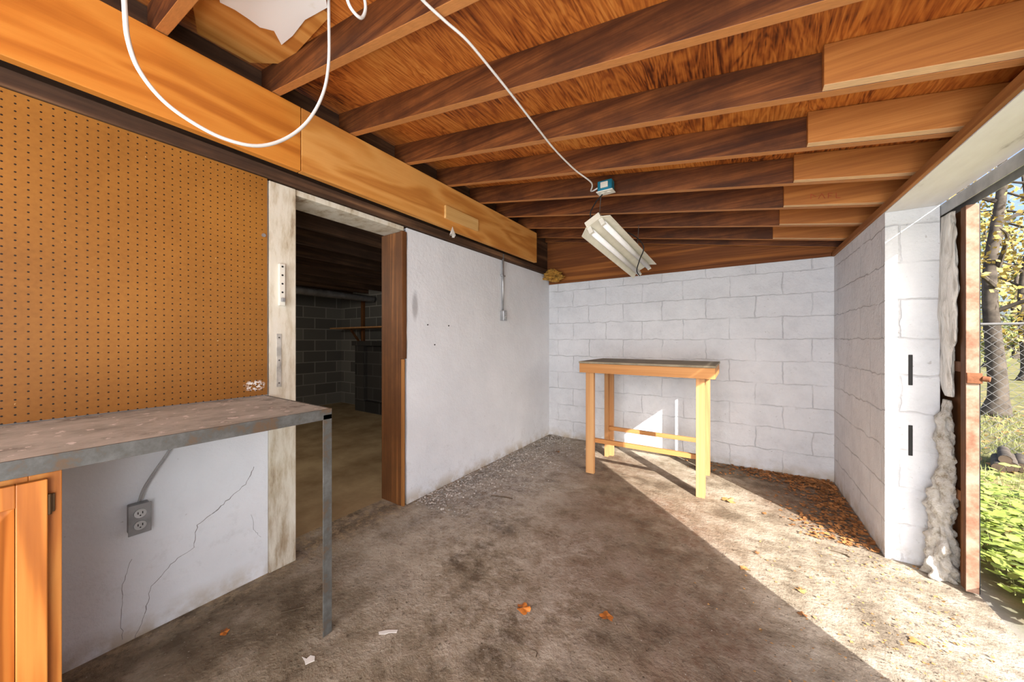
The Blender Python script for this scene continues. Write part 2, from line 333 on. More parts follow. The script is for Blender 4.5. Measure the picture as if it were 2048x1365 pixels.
edge = g.math('MULTIPLY', g.math('SUBTRACT', 1.10, s3[0], True), 7.0, True); col = g.mix(edge, col, (.24,.225,.20))
M_GROUND = g.fin(col, .95, 0, n, .5, .03)
M_CRACK = simple('hairline_crack', (.22,.215,.21), .95); M_LITTER = simple('crumbled_leaf_litter', (.34,.15,.05), .85, var=.6, scale=20); M_FLAKE = simple('paint_flakes', (.50,.475,.44), .85, var=.5, scale=20)
M_REDINK = simple('red_stamp_ink', (.36,.08,.025), .7); M_CHAIN = simple('dull_fence_wire', (.14,.14,.14), .6, .2)
# ------------------------------------------------------------------ SETTING
XL = -2.03; YB = 3.93; XR = .675; XO = .875; YP = 2.72; YJ = 1.315
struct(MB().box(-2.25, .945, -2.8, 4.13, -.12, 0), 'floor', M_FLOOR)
struct(MB().box(-6.7, -2.25, -1.7, 3.95, -.12, 0), 'floor_basement', M_BFLOOR)
struct(MB().prism([(.945,-12,-.02),(60,-12,-.02),(60,70,-.02),(-30,70,-.02),(-30,4.13,-.02),(.945,4.13,-.02)], (0,0,-.1)), 'ground', M_GROUND)
wl = MB().box(-2.25, XL, -2.6, .78, 0, 2.03)
rag = [(XL, 1.672+.010*mnoise.noise(Vector((0,k*.9,3))), 2.03*k/24) for k in range(25)]
wl.prism([(XL, YB, 0)]+rag+[(XL, YB, 2.03)], (-.20,0,0))
W_LEFT = struct(wl, 'wall_left', M_WALL)
def crack(pts, w):
    m = MB(); q = [onX(a, b, XL+.0006) for a, b in pts]; fine = []
    for i in range(len(q)-1):
        for k in range(6):
            t = k/6; p = q[i].lerp(q[i+1], t); j = .008
            fine.append(p+Vector((0, j*mnoise.noise(p*60), j*mnoise.noise(p*60+Vector((9,9,9))))))
    fine.append(q[-1])
    for i, (a, b) in enumerate(zip(fine, fine[1:])):
        m.bar(a, b, w*(.35+1.3*abs(mnoise.noise(a*25))), .0012, (1,0,0))
    m.build('crack', M_CRACK, W_LEFT)
crack([(507,935),(495,965),(462,995),(432,1023),(395,1050),(388,1095)], .0032)
crack([(388,1096),(340,1130),(303,1175),(293,1220),(270,1280)], .0021)
crack([(262,1120),(246,1170),(242,1230),(245,1280)], .0019)
crack([(503,1030),(508,1060),(522,1075)], .0014)
for a, b in ((855,650),(897,652),(869,690)):
    p = onX(a, b, XL); MB().tube([p, p+Vector((.006,0,0))], .005, 8).build('nail_head', M_BLACK, W_LEFT)
struct(MB().box(-2.25, XO, YB, 4.13, 0, 1.92), 'wall_back', M_BLOCK)
W_R = struct(MB().box(XR, XO, YP, YB, 0, 1.91).box(XR, XO, -2.6, YJ, 0, 1.91), 'wall_right', M_BLOCK)
for a, b0, b1 in ((1821,710,771),(1821,851,912)):
    p = onY(a, b0, YP); q = onY(a, b1, YP)
    MB().box(p.x-.008, p.x+.008, YP-.003, YP+.002, q.z, p.z).build('slot', M_BLACK, W_R, .002)
struct(MB().box(-2.25, XO, -2.8, -2.6, 0, 2.6), 'wall_front', M_WALL)
dk = [(-2.25,-2.8,rb(-2.25)+.14),(.9,-2.8,rb(.9)+.14),(.9,-2.8,rb(.9)+.156),(-2.25,-2.8,rb(-2.25)+.156)]
struct(MB().prism(dk, (0,6.95,0)), 'ceiling', M_DECK)
struct(MB().prism([(-2.25,YB+.01,1.925),(XO,YB+.01,1.925),(XO,YB+.01,rb(XO)+.138),(-2.25,YB+.01,rb(-2.25)+.138)], (0,.1,0)), 'trim_1', M_GABLE)
struct(MB().box(-2.02, XR-.02, YB-.02, YB+.008, 1.921, 1.945), 'trim_2', M_GABLE, .002)
struct(MB().box(XR, XO, -2.6, YB, 1.911, 1.948), 'trim_3', M_HEAD)
struct(MB().box(XR-.018, XR-.001, -2.6, YB-.02, 1.914, 1.952).box(XR+.005, XO-.02, -2.6, YB-.02, 1.949, 1.953), 'trim_4', M_EDGEB, .002)
struct(MB().box(.865, .885, -2.6, YB, 1.949, 2.085), 'trim_11', M_EDGEB)
struct(MB().box(-2.25, -2.005, -2.6, YB-.03, 2.036, 2.097), 'trim_5', M_DARKW, .003)
struct(MB().box(-2.12, -2.06, -2.6, 4.05, 2.099, rb(-2.06)+.135), 'trim_6', M_DARKW)
# doorway
struct(MB().box(-2.25, XL+.012, .781, .91, 0, 2.03), 'trim_7', M_CREAM, .004)
struct(MB().box(-2.25, XL+.004, .912, 1.64, 2.0, 2.032), 'trim_8', M_CREAM, .003)
struct(MB().box(-2.27, XL-.02, 1.628, 1.662, 0, 1.998).box(XL-.018, XL+.006, 1.622, 1.664, 1.07, 1.998), 'trim_9', M_BROWN, .003)
struct(MB().box(XL-.018, XL+.006, 1.631, 1.648, .0, 1.068), 'trim_10', M_OCHRE, .003)
# basement shell
struct(MB().box(-6.7, -6.5, -1.7, 3.95, 0, 2.25), 'wall_basement_left', M_BBLOCK)
struct(MB().box(-6.5, -2.26, 3.75, 3.95, 0, 2.25), 'wall_basement_back', M_BBLOCK)
struct(MB().box(-6.5, -2.26, -1.7, -1.5, 0, 2.25), 'wall_basement_front', M_BBLOCK)
struct(MB().box(-6.7, -2.13, -1.7, 3.95, 2.25, 2.3), 'ceiling_basement', M_DARKW)
for k in range(8):
    x = -2.75-.48*k
    tag(MB().box(x-.02, x+.02, -1.5, 3.75, 2.06, 2.25).build('ceiling_joist', M_DARKW), 'dark wooden ceiling joist in the basement beyond the doorway', 'joist', 'basement ceiling joists')
d = thing('drain_pipe', (-5.6,.5,1.93), 'pale drain pipe slung under the basement ceiling joists', 'pipe')
MB().tube([(-5.4,-1.4,1.98),(-5.4,3.7,1.94)], .055, 12).build('pipe', M_GREYF, d, 0, True)
for y in (.6, 2.2): MB().tube([(-5.4-.062*math.cos(a), y, 1.965+.062*math.sin(a)) for a in [i*math.pi/8-math.pi for i in range(9)]]+[(-5.4-.062,y,2.06)], .006, 6).build('strap', M_STEEL, d)
b = thing('plank_shelf', (-4.9,3.6,1.4), 'pale plank shelf on brackets on the dark basement wall', 'shelf')
MB().box(-6.3, -3.6, 3.42, 3.745, 1.42, 1.442).build('board', M_LIGHTW, b)
for x in (-5.75, -4.05):
    MB().box(x-.04, x+.04, 3.715, 3.748, .95, 1.95).bar((x,3.72,1.1),(x,3.5,1.40),.03,.03).build('bracket', M_BROWN, b)
MB_ = MB().box(-5.55,-4.2,3.45,3.712,0,.18).box(-5.55,-5.3,3.45,3.712,.18,1.12).box(-4.45,-4.2,3.45,3.712,.18,1.12).box(-5.3,-4.45,3.52,3.712,.18,1.12).box(-5.6,-4.15,3.42,3.712,1.121,1.20)
tag(MB_.build('block_hearth', M_DBLOCK, None, .004), 'dark block structure standing under the basement shelf', 'masonry')
# ------------------------------------------------------------------ ROOF TIMBERS
ys = [.37,.78,1.19,1.60,2.01,2.42,2.83,3.24,3.65,3.89]
ordn = ['tenth','ninth','eighth','seventh','sixth','fifth','fourth','third','second','first']
for i, y in enumerate(ys):
    ra = thing('roof_rafter', (-.6,y,rb(-.6)), 'dark brown roof rafter%s, %s from the white back wall' % (' with paler splice board' if .9 < y < 3.8 else '', ordn[i]), 'rafter', 'roof rafters under the plywood deck')
    x0, x1 = -2.055, .86
    def sl(x0, x1, ya, yb, d0=0, d1=.139): return MB().hexa([(x0,ya,rb(x0)+d0),(x1,ya,rb(x1)+d0),(x1,yb,rb(x1)+d0),(x0,yb,rb(x0)+d0),(x0,ya,rb(x0)+d1),(x1,ya,rb(x1)+d1),(x1,yb,rb(x1)+d1),(x0,yb,rb(x0)+d1)])
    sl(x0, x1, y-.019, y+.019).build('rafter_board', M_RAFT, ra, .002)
    if y < 3.8:
        xs = .25+random.uniform(-.012,.012)
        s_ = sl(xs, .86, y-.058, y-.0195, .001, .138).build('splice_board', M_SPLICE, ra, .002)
        if i == 6:
            st = MB(); zc = rb(.42)+.035
            for (a, b_) in (((0,0),(0,.03)),((0,.03),(.025,.012)),((.035,0),(.05,.03)),((.05,.03),(.065,0)),((.08,0),(.08,.03)),((.08,.03),(.10,.03)),((.08,.015),(.095,.015)),((.115,0),(.115,.03)),((.115,0),(.135,0))):
                st.bar((.37+a[0],y-.0587,zc+a[1]-.1743*(a[0]-.05)),(.37+b_[0],y-.0587,zc+b_[1]-.1743*(b_[0]-.05)),.001,.004,(0,0,1))
            st.build('stamp_mark', M_REDINK, s_)
tag(MB().box(-1.97,-1.93,-2.55,.893,2.10,2.436).build('ceiling_beam', M_BEAM1, None, .002), 'glossy orange plywood beam above the pegboard, left of the seam', 'beam', 'plywood beams under the rafters')
tag(MB().box(-1.97,-1.93,.897,3.43,2.10,2.436).build('ceiling_beam', M_BEAM2, None, .002), 'paler orange plywood beam running over the doorway to the corner', 'beam', 'plywood beams under the rafters')
p0 = onX(888,424,-1.929); p1 = onX(953,452,-1.929)
tag(MB().bar(p0+Vector((.011,0,0)), p1+Vector((.011,0,0)), .02, .10).build('wood_offcut', M_BLOCKW, None, .002), 'small pale pine offcut nailed to the face of the plywood beam', 'wood block')
m = MB(); c = onX(905,462,-1.90)
for k in range(7):
    a = k*.9; m.poly([c+Vector((0,.0,.035)), c+Vector((.02*math.cos(a),.05*math.sin(a)*.6,-.03-.02*random.random())), c+Vector((.02*math.cos(a+1),.05*math.sin(a+.9)*.6,-.05+.02*random.random()))])
tag(m.build('plastic_scrap', M_PLAS), 'torn wisp of clear plastic hanging below the pale pine offcut', 'plastic scrap')
def onD(px, py, off): return onR(px, py, -.139+off)
pt = [(380,-30),(575,-60),(660,25),(572,122),(500,120),(395,60)]
pa = thing('plywood_patch', onD(500,50,.02), 'pale plywood patch under the roof deck behind the plywood beam', 'plywood')
MB().prism([onD(a,b,.004) for a, b in pt], (0,0,-.014)).build('patch_panel', M_BEAM2, pa)
sh = [(430,-60),(640,-60),(655,15),(610,40),(585,72),(563,90),(548,62),(520,55),(497,38),(470,20),(440,5)]
m = MB()
pts = [onD(a,b,.024) for a, b in sh]; cc = sum(pts, Vector())/len(pts)-Vector((0,0,.006))
n0 = len(m.v); m.v += [cc]+pts
for k in range(len(pts)): m.f.append([n0, n0+1+k, n0+1+(k+1) % len(pts)])
tag(m.build('torn_sheet', M_SHEET, None, 0, True), 'torn white sheet sagging from the roof deck above the cable loop', 'sheet')
c = Vector((-1.88,3.8,1.97)); m = MB(); m.lump([(1.925,c.x,c.y,.03,.03),(1.96,c.x-.02,c.y,.09,.07),(2.02,c.x-.03,c.y,.11,.08),(2.085,c.x-.04,c.y,.05,.05)], 18, .8, 22)
tag(m.build('insulation_tuft', M_YINS, None, 0, False), 'yellow insulation tuft stuffed in the corner above the white wall', 'insulation')
# ------------------------------------------------------------------ LEFT WALL THINGS
pb = thing('pegboard', (-2.01,-.3,.93), 'large brown pegboard full of small holes above the workbench', 'pegboard')
MB().box(-2.028,-2.016,-1.2,.772,.925,2.033).build('panel', M_PEG, pb)
c = onX(527,471,-2.015); MB().tube([c, c+Vector((.006,0,0))], .009, 10).build('screw', M_GALV, pb)
wb = thing('workbench', (-1.7,-.2,0), 'paint spattered workbench with grey steel edge below the pegboard', 'workbench')
MB().box(-2.026,-1.406,-1.2,.76,.902,.922).build('worktop', M_BENCH, wb)
MB().box(-1.405,-1.399,-1.2,.768,.880,.923).box(-1.44,-1.405,-1.2,.768,.880,.885).box(-2.02,-1.405,.762,.768,.880,.923).build('edge_angle', M_STEEL, wb, .001)
MB().box(-1.405,-1.399,.733,.768,.0,.9).box(-1.435,-1.405,.762,.768,.0,.9).build('leg', M_STEEL, wb, .001)
cb = thing('base_cabinet', (-1.73,-.2,0), 'orange oak base cabinet under the left end of the workbench', 'cabinet')
MB().box(-2.02,-1.45,-.5,.093,0,.872).build('body', M_OAK, cb, .002)
MB().box(-1.4495,-1.43,.045,.0945,0,.874).box(-1.4495,-1.43,-.5,-.45,0,.874).box(-1.4495,-1.43,-.45,.045,.82,.874).box(-1.4495,-1.43,-.45,.045,.0,.12).build('face_frame', M_OAK, cb, .002)
dr = MB(); z0, z1, y0, y1 = .1, .862, -.42, .072
dr.box(-1.4295,-1.41,y1-.045,y1,z0,z1).box(-1.4295,-1.41,y0,y0+.06,z0,z1).box(-1.4295,-1.41,y0+.06,y1-.045,z1-.055,z1).box(-1.4295,-1.41,y0+.06,y1-.045,z0,z0+.06)
dr.hexa([(-1.426,y0+.06,z0+.06),(-1.426,y1-.045,z0+.06),(-1.426,y1-.045,z1-.055),(-1.426,y0+.06,z1-.055),(-1.413,y0+.1,z0+.1),(-1.413,y1-.075,z0+.1),(-1.413,y1-.075,z1-.09),(-1.413,y0+.1,z1-.09)])
dd = dr.build('door', M_OAK, cb, .002)
MB().box(-1.431,-1.424,.0725,.0835,.775,.82).tube([(-1.418,.0745,.772),(-1.418,.0745,.823)], .0045, 8).build('hinge', M_BRONZE, dd, .001)
def outlet(c, w, h, depth, label, mats):
    o = thing('outlet_box', c, label, 'outlet')
    MB().box(c.x+.001, c.x+depth, c.y-w/2, c.y+w/2, c.z-h/2, c.z+h/2).build('box', mats[0], o, .004)
    MB().box(c.x+depth+.0005, c.x+depth+.004, c.y-w/2-.003, c.y+w/2+.003, c.z-h/2-.003, c.z+h/2+.003).build('cover_plate', mats[0], o, .002)
    for s_ in (-1, 1):
        zc = c.z+s_*h*.21; X = c.x+depth+.0045
        r = MB().tube([(X,c.y,zc),(X+.004,c.y,zc)], min(w*.3,h*.17), 16).build('receptacle', mats[1], o)
        MB().box(X+.0042,X+.0052,c.y-.008*w/.06,c.y-.005*w/.06,zc-.002,zc+.007*h/.115).build('slot', M_BLACK, r)
        MB().box(X+.0042,X+.0052,c.y+.005*w/.06,c.y+.008*w/.06,zc-.002,zc+.007*h/.115).build('slot', M_BLACK, r)
        MB().tube([(X+.0042,c.y,zc-.008*h/.115),(X+.0052,c.y,zc-.008*h/.115)], .0025, 8).build('ground_hole', M_BLACK, r)
    return o
c = onX(278,1036,-2.0); c.x = XL
outlet(c, .058, .112, .045, 'grey steel double outlet box under the bench on the cracked wall', (M_GREYP, M_GREYF))
m = MB(); top = c+Vector((.02,0,.06))
for dy in (0,.009):
    q = [top+Vector((0,dy,0)), top+Vector((.006,.012+dy,.05)), onX(305,948,-2.0)+Vector((0,dy,0)), onX(335,905,-2.0)+Vector((0,dy,0)), onX(345,885,-2.0)+Vector((0,dy,0)), onX(352,845,-2.0)+Vector((0,dy*.5,.0))]
    m.tube(smooth_pts(q), .0030, 8)
tag(m.build('power_cord', M_CORDG, None, 0, True), 'grey double cord rising from the outlet box to under the workbench', 'cord')
JX = XL+.0118
la = thing('door_latch', onX(563,570,JX), 'white perforated metal latch strip on the cream door jamb', 'latch')
p = onX(556,528,XL+.013); q = onX(574,613,XL+.013)
MB().box(JX,XL+.03,p.y,p.y+.028,q.z,p.z).build('strip', M_IVORY, la, .002)
for k in range(5): z = q.z+.025+k*.045; MB().tube([(XL+.0302,p.y+.014,z),(XL+.0315,p.y+.014,z)], .005, 8).build('hole', M_BLACK, la)
MB().box(XL+.013,XL+.05,p.y+.006,p.y+.02,q.z+.02,q.z+.04).build('catch', M_GALV, la, .001)
st = thing('strike_plate', onX(560,720,JX), 'long worn grey strike plate low on the cream door jamb', 'strike plate')
p = onX(553,668,XL+.013); q = onX(568,773,XL+.013)
MB().box(JX,XL+.016,p.y,p.y+.022,q.z,p.z).build('plate', M_WORN, st, .001)
for z in (q.z+.02, (p.z+q.z)/2, p.z-.02): MB().tube([(XL+.0162,p.y+.011,z),(XL+.0175,p.y+.011,z)], .004, 8).build('screw', M_STEEL, st)
c = onX(1003,632,XL); cd = outlet(c, .05, .10, .045, 'small grey outlet box at the foot of the wall conduit', (M_GALV, M_GREYF))
co = thing('conduit', Vector((XL+.015,c.y,c.z+.055)), 'thin grey conduit running up the white wall to the beam', 'conduit')
MB().tube([(XL+.018,c.y,c.z+.055),(XL+.018,c.y,2.09)], .011, 10).build('pipe', M_GALV, co, 0, True)
MB().box(XL+.001,XL+.032,c.y-.028,c.y+.028,1.86,1.875).build('strap', M_GALV, co, .001)
# ------------------------------------------------------------------ CABLES, LIGHT, JUNCTION BOX
zb = rb(-.765)
jb = thing('junction_box', Vector((-.765,2.33,zb-.0)), 'blue plastic junction box with outlet under a rafter', 'junction box')
MB().box(-.815,-.715,2.30,2.36,zb-.005,zb+.065).build('box', M_BLUE, jb, .005)
MB().box(-.822,-.708,2.293,2.367,zb-.012,zb-.0055).build('cover_plate', M_IVORY, jb, .002)
MB().box(-.79,-.74,2.291,2.2992,zb+.012,zb+.05).build('tag', M_IVORY, jb)
for x in (-.787,-.743): MB().tube([(x,2.33,zb-.0125),(x,2.33,zb-.016)], .015, 14).build('receptacle', M_IVORY, jb)
pl = [(828,-25),(845,0),(890,42),(935,82),(985,142),(1025,192),(1070,250),(1110,300),(1150,340),(1183,366)]
pts = [onR(a,b,.012) for a, b in pl]+[Vector((-.86,2.30,zb+.01)), Vector((-.816,2.32,zb+.03))]
tag(MB().tube(smooth_pts(pts), .0048, 8).build('ceiling_cable', M_CORDW, None, 0, True), 'long white cable stapled across the rafters to the blue box', 'cable')
lp = [(243,-120),(247,-40),(250,25),(256,80),(278,140),(325,200),(385,245),(450,278),(515,292),(570,278),(615,243),(645,190),(657,130),(658,50),(655,-40),(640,-110)]
tag(MB().tube(smooth_pts([onX(a,b,-1.25) for a, b in lp]), .0052, 8).build('hanging_cable', M_CORDW, None, 0, True), 'white cable hanging in a wide loop in front of the pegboard beam', 'cable')
lp = [(680,-60),(692,-10),(703,18),(722,36),(731,18),(727,-12),(715,-60)]
tag(MB().tube(smooth_pts([onX(a,b,-1.0) for a, b in lp]), .005, 8).build('hanging_cable', M_CORDW, None, 0, True), 'short end of white cable looping at the top edge by the rafter', 'cable')
A = Vector((-.83,2.27,2.015)); B = Vector((-.735,3.30,1.87))
l = (B-A).normalized(); w0 = l.cross(Vector((0,0,1))).normalized(); n0 = w0.cross(l).normalized(); ro = R(28)
w = w0*math.cos(ro)+n0*math.sin(ro); n = n0*math.cos(ro)-w0*math.sin(ro)
fl = thing('shop_light', (A+B)/2, 'hanging white fluorescent shop light with two tubes under rafters', 'light fixture')
MB().prism([A+w*x+n*z for x, z in ((-.058,0),(.058,0),(.058,.045),(-.058,.045))], B-A).build('housing', M_WHITE, fl, .002)
for s_ in (-1,1): MB().prism([A+w*x*s_+n*z for x, z in ((.059,.001),(.112,-.036),(.115,-.034),(.061,.006))], B-A).build('reflector', M_WHITE, fl)
for s_ in (-1,1):
    MB().tube([A+l*.03+w*.047*s_-n*.03, B-l*.03+w*.047*s_-n*.03], .019, 12).build('tube', M_TUBE, fl, 0, True)
    for e in (A+l*.012, B-l*.032): MB().prism([e+w*(.047*s_+x)+n*z for x, z in ((-.015,0),(.015,0),(.015,-.05),(-.015,-.05))], l*.02).build('socket', M_IVORY, fl)
for e in (A+l*.12, B-l*.12): MB().tube([e+n*.045, Vector((e.x, e.y, rb(e.x)-.001))], .0025, 6).build('hanging_wire', M_STEEL, fl)
MB().tube(smooth_pts([Vector((-.79,2.33,zb-.02)), Vector((-.83,2.30,zb-.08)), A+n*.05+w*.0, A+l*.25+n*.06+w*.03, A+l*.45+w*.125+n*.01, A+l*.62+w*.135-n*.04, A+l*.72+w*.05-n*.07, A+l*.80-w*.02-n*.10, A+l*.86-w*.03-n*.13]), .0045, 8).build('cord', M_BLACK, fl, 0, True)
# ------------------------------------------------------------------ TABLE
tb = thing('wooden_table', (-.68,3.27,0), 'tall rough pine work table standing by the white back wall', 'table')
MB().box(-1.215,-.14,2.935,3.60,.998,1.016).build('tabletop', M_TTOP, tb, .002)
MB().box(-1.21,-.145,2.94,2.978,.915,.997).box(-1.17,-.185,3.515,3.553,.915,.997).box(-1.21,-1.172,2.98,3.59,.915,.997).box(-.183,-.145,2.98,3.59,.915,.997).build('apron', M_PINEX, tb, .002)
for (x0, x1, s_, back) in ((-1.165,-1.09,1,0),(-.275,-.215,-1,0),(-1.165,-1.09,1,1),(-.265,-.215,-1,1)):
    lg = MB(); xx = (x0,x0+.038) if s_ > 0 else (x1-.038,x1)
    if not back: lg.box(x0,x1,2.979,3.017,0,.914).box(xx[0],xx[1],3.018,3.072,0,.914)
    else: lg.box(x0,x1,3.555,3.593,0,.914).box(xx[0],xx[1],3.50,3.5545,0,.914)
    lg.build('leg', M_LIGHTW, tb, .002)
MB().box(-1.126,-.254,3.0185,3.05,.275,.312).build('stretcher', M_PINEX, tb, .002)
MB().box(-1.126,-.254,3.523,3.554,.275,.312).build('stretcher', M_PINEX, tb, .002)
# ------------------------------------------------------------------ SLIDING DOOR AT THE OPENING
sd = thing('sliding_door', (.92,3.2,.015), 'old insulated sliding door pushed open beside the white pier', 'door')
MB().box(.917,.938,2.56,4.0,.015,1.845).build('door_panel', M_BROWN, sd)
MB().box(.899,.939,2.543,2.549,.012,1.845).box(.934,.939,2.549,2.59,.012,1.845).build('edge_angle', M_RUST, sd, .001)
MB().box(.899,.9165,2.552,2.592,.015,1.845).box(.898,.9165,2.592,3.9,1.05,1.10).box(.898,.9165,2.592,3.9,.42,.47).build('wood_frame', M_BROWN, sd, .002)
MB().box(.9395,.943,2.545,2.56,.012,1.845).build('edge_seal', M_BLACK, sd)
hs = MB().box(.897,.945,2.53,2.5425,1.0,1.05).build('hasp', M_RUST2, sd, .003)
MB().tube([(.945,2.535,1.025),(.965,2.525,1.022)], .013, 10).build('bolt', M_RUST2, hs, .002)
MB().lump([(1.845,.890,2.70,.010,.075),(1.72,.886,2.69,.014,.085),(1.55,.885,2.68,.017,.08),(1.38,.885,2.68,.016,.08),(1.2,.886,2.67,.016,.075),(1.10,.887,2.67,.014,.065),(1.02,.886,2.67,.015,.06),(.92,.889,2.66,.008,.04)], 30, .5, 15, 14, .22).build('insulation_batt', M_FOIL, sd, 0, True)
MB().lump([(.90,.888,2.68,.010,.03),(.80,.876,2.668,.024,.034),(.70,.868,2.665,.034,.034),(.60,.880,2.66,.022,.034),(.50,.872,2.66,.031,.036),(.38,.856,2.66,.044,.038),(.25,.862,2.655,.040,.04),(.12,.856,2.652,.055,.042),(.005,.862,2.648,.058,.047)], 44, .65, 20, 16, .45, 2.716).build('insulation_batt', M_INS, sd, 0, True)
tr = thing('door_track', (.9,2.7,1.88), 'grey steel sliding door track under the white header', 'track')
MB().box(.877,.881,1.36,4.05,1.852,1.909).box(.881,.935,1.36,4.05,1.903,1.909).box(.931,.935,1.36,4.05,1.852,1.903).build('rail', M_TRACK, tr)
# ------------------------------------------------------------------ FLOOR LITTER
def leaf(px, py, size, mat, label, rot, cat='leaf', nm='dry_leaf'):
    c = onZ(px, py, .0); m = MB(); k = 22
    o = [Vector((0,0,size*.10+.004))]
    for i in range(k):
        a = 2*math.pi*i/k; lob = .62+.38*abs(math.cos(2.5*a)) ; r = size*lob*(1 if math.cos(a) > -.8 else .7)
        z = .003+size*.34*max(0, math.sin(2*a+rot)*.6+.3*math.sin(5*a+rot*2)+.25)*(r/size)
        o.append(Vector((r*math.cos(a+rot), r*.8*math.sin(a+rot), z)))
    m.v = [c+q for q in o]; m.f = [[0, 1+i, 1+(i+1) % k] for i in range(k)]
    th = tag(m.build(nm, mat, None, 0, False), label, cat)
    e = c+Vector((math.cos(rot+math.pi)*size*.65, math.sin(rot+math.pi)*size*.55, .006))
    MB().tube([c+Vector((0,0,size*.1+.006)), e, e+(e-c)*.7], .0012, 5).build('stem', M_TWIG, th)
leaf(1045,1220,.040,M_LEAFO,'large orange dry leaf at the middle of the shaded floor',.4)
leaf(1213,1237,.033,M_LEAFO,'curled orange leaf right of the large one on shaded floor',2.0)
leaf(448,1267,.023,M_LEAFO,'small orange leaf on the floor left of the bench leg',1.1)
leaf(1600,1183,.026,M_LEAFT,'orange tan leaf in the sunlit strip, nearest its middle',.2)
leaf(1490,1140,.026,M_LEAFT,'pale tan leaf at the shadow edge of the sunlit strip',2.6)
leaf(1455,1003,.055,M_LEAFT,'crumpled tan leaf in sun just right of the table leg',.9)
leaf(1512,1107,.018,M_LEAFB,'little brown leaf in the sun behind the pale tan leaf',.3)
leaf(1605,1232,.020,M_LEAFB,'brown leaf in sun in front of the orange tan leaf',1.7)
leaf(1835,1288,.028,M_LEAFT,'tan leaf in the sun close to the doorway threshold',2.2)
leaf(1115,905,.03,M_LEAFB,'brown leaf on the floor near the left wall corner',1.2)
def twig(a, b, label, r=.004):
    p = onZ(*a); q = onZ(*b); m_ = p.lerp(q,.5)+Vector((.01,.012,0))
    up = Vector((0,0,r)); m = MB().tube(smooth_pts([p+up, m_+up, q+up], 4), [r*(.6+.4*k/8) for k in range(9)], 6)
    m.tube([m_+up, m_+up+Vector((.02,-.015,.006))], r*.5, 5)
    tag(m.build('twig', M_TWIG), label, 'twig')
twig((982,993),(1025,999),'dark twig on the floor in front of the white left wall')
twig((560,1228),(608,1216),'dark twig on the floor left of the workbench leg', .003)
twig((1662,1103),(1700,1117),'short twig in the sunlight near the white pier', .004)
twig((1060,1300),(1072,1316),'tiny twig in the foreground below the large orange leaf', .002)
def scrap(pts, label):
    p = [onZ(a,b,.002) for a, b in pts]; m = MB().prism(p, (0,0,.0015)); tag(m.build('paper_scrap', M_PAPER), label, 'paper')
scrap([(757,1265),(776,1261),(796,1261),(793,1267),(778,1267),(770,1270),(758,1270)], 'thin white paper scrap on the floor right of the bench leg')
scrap([(604,1315),(613,1319),(621,1312),(630,1314),(629,1323),(619,1327),(611,1331),(609,1323)], 'torn white scrap nearest the front on the dark floor')
def litter(name, label, mat, count, fn, s0, s1, seed, zb=.002):
    rnd = random.Random(seed); m = MB()
    for _ in range(count):
        x, y = fn(rnd); s_ = rnd.uniform(s0, s1); a = rnd.uniform(0, 6.28); c = Vector((x,y,zb+rnd.random()*.008))
        k = rnd.randint(3,5)
        m.poly([c+Vector((s_*math.cos(a+6.283*i/k)*rnd.uniform(.6,1), s_*math.sin(a+6.283*i/k)*rnd.uniform(.6,1), rnd.uniform(-.15,.5)*s_)) for i in range(k)])
    tag(m.build(name, mat, None, 0, False, False), label, 'debris', kind='stuff')
litter('leaf_litter', 'brown crumbled leaf litter along the foot of the right wall', M_LITTER, 2400, lambda r: (XR-.01-abs(r.gauss(0,.17)), r.uniform(2.75,3.9)) if r.random() < .55 else (XR-.02-abs(r.gauss(0,.42)), YB-.01-abs(r.gauss(0,.14))), .006, .02, 3)
litter('paint_flakes', 'grey paint flakes and grit along the left wall', M_FLAKE, 3600, lambda r: (XL+.02+abs(r.gauss(0,.20)), r.uniform(1.7,3.9)), .003, .013, 4)
litter('floor_grit', 'dark dirt crumbs scattered over the concrete floor', M_TWIG, 1300, lambda r: (r.uniform(-1.9,.8), r.uniform(.6,3.9)), .002, .006, 5)
litter('threshold_straw', 'pale straw and leaf bits on the sunlit floor by the opening', M_LEAFT, 450, lambda r: (.8-abs(r.gauss(0,.35)), r.uniform(1.5,2.7)), .003, .009, 6)
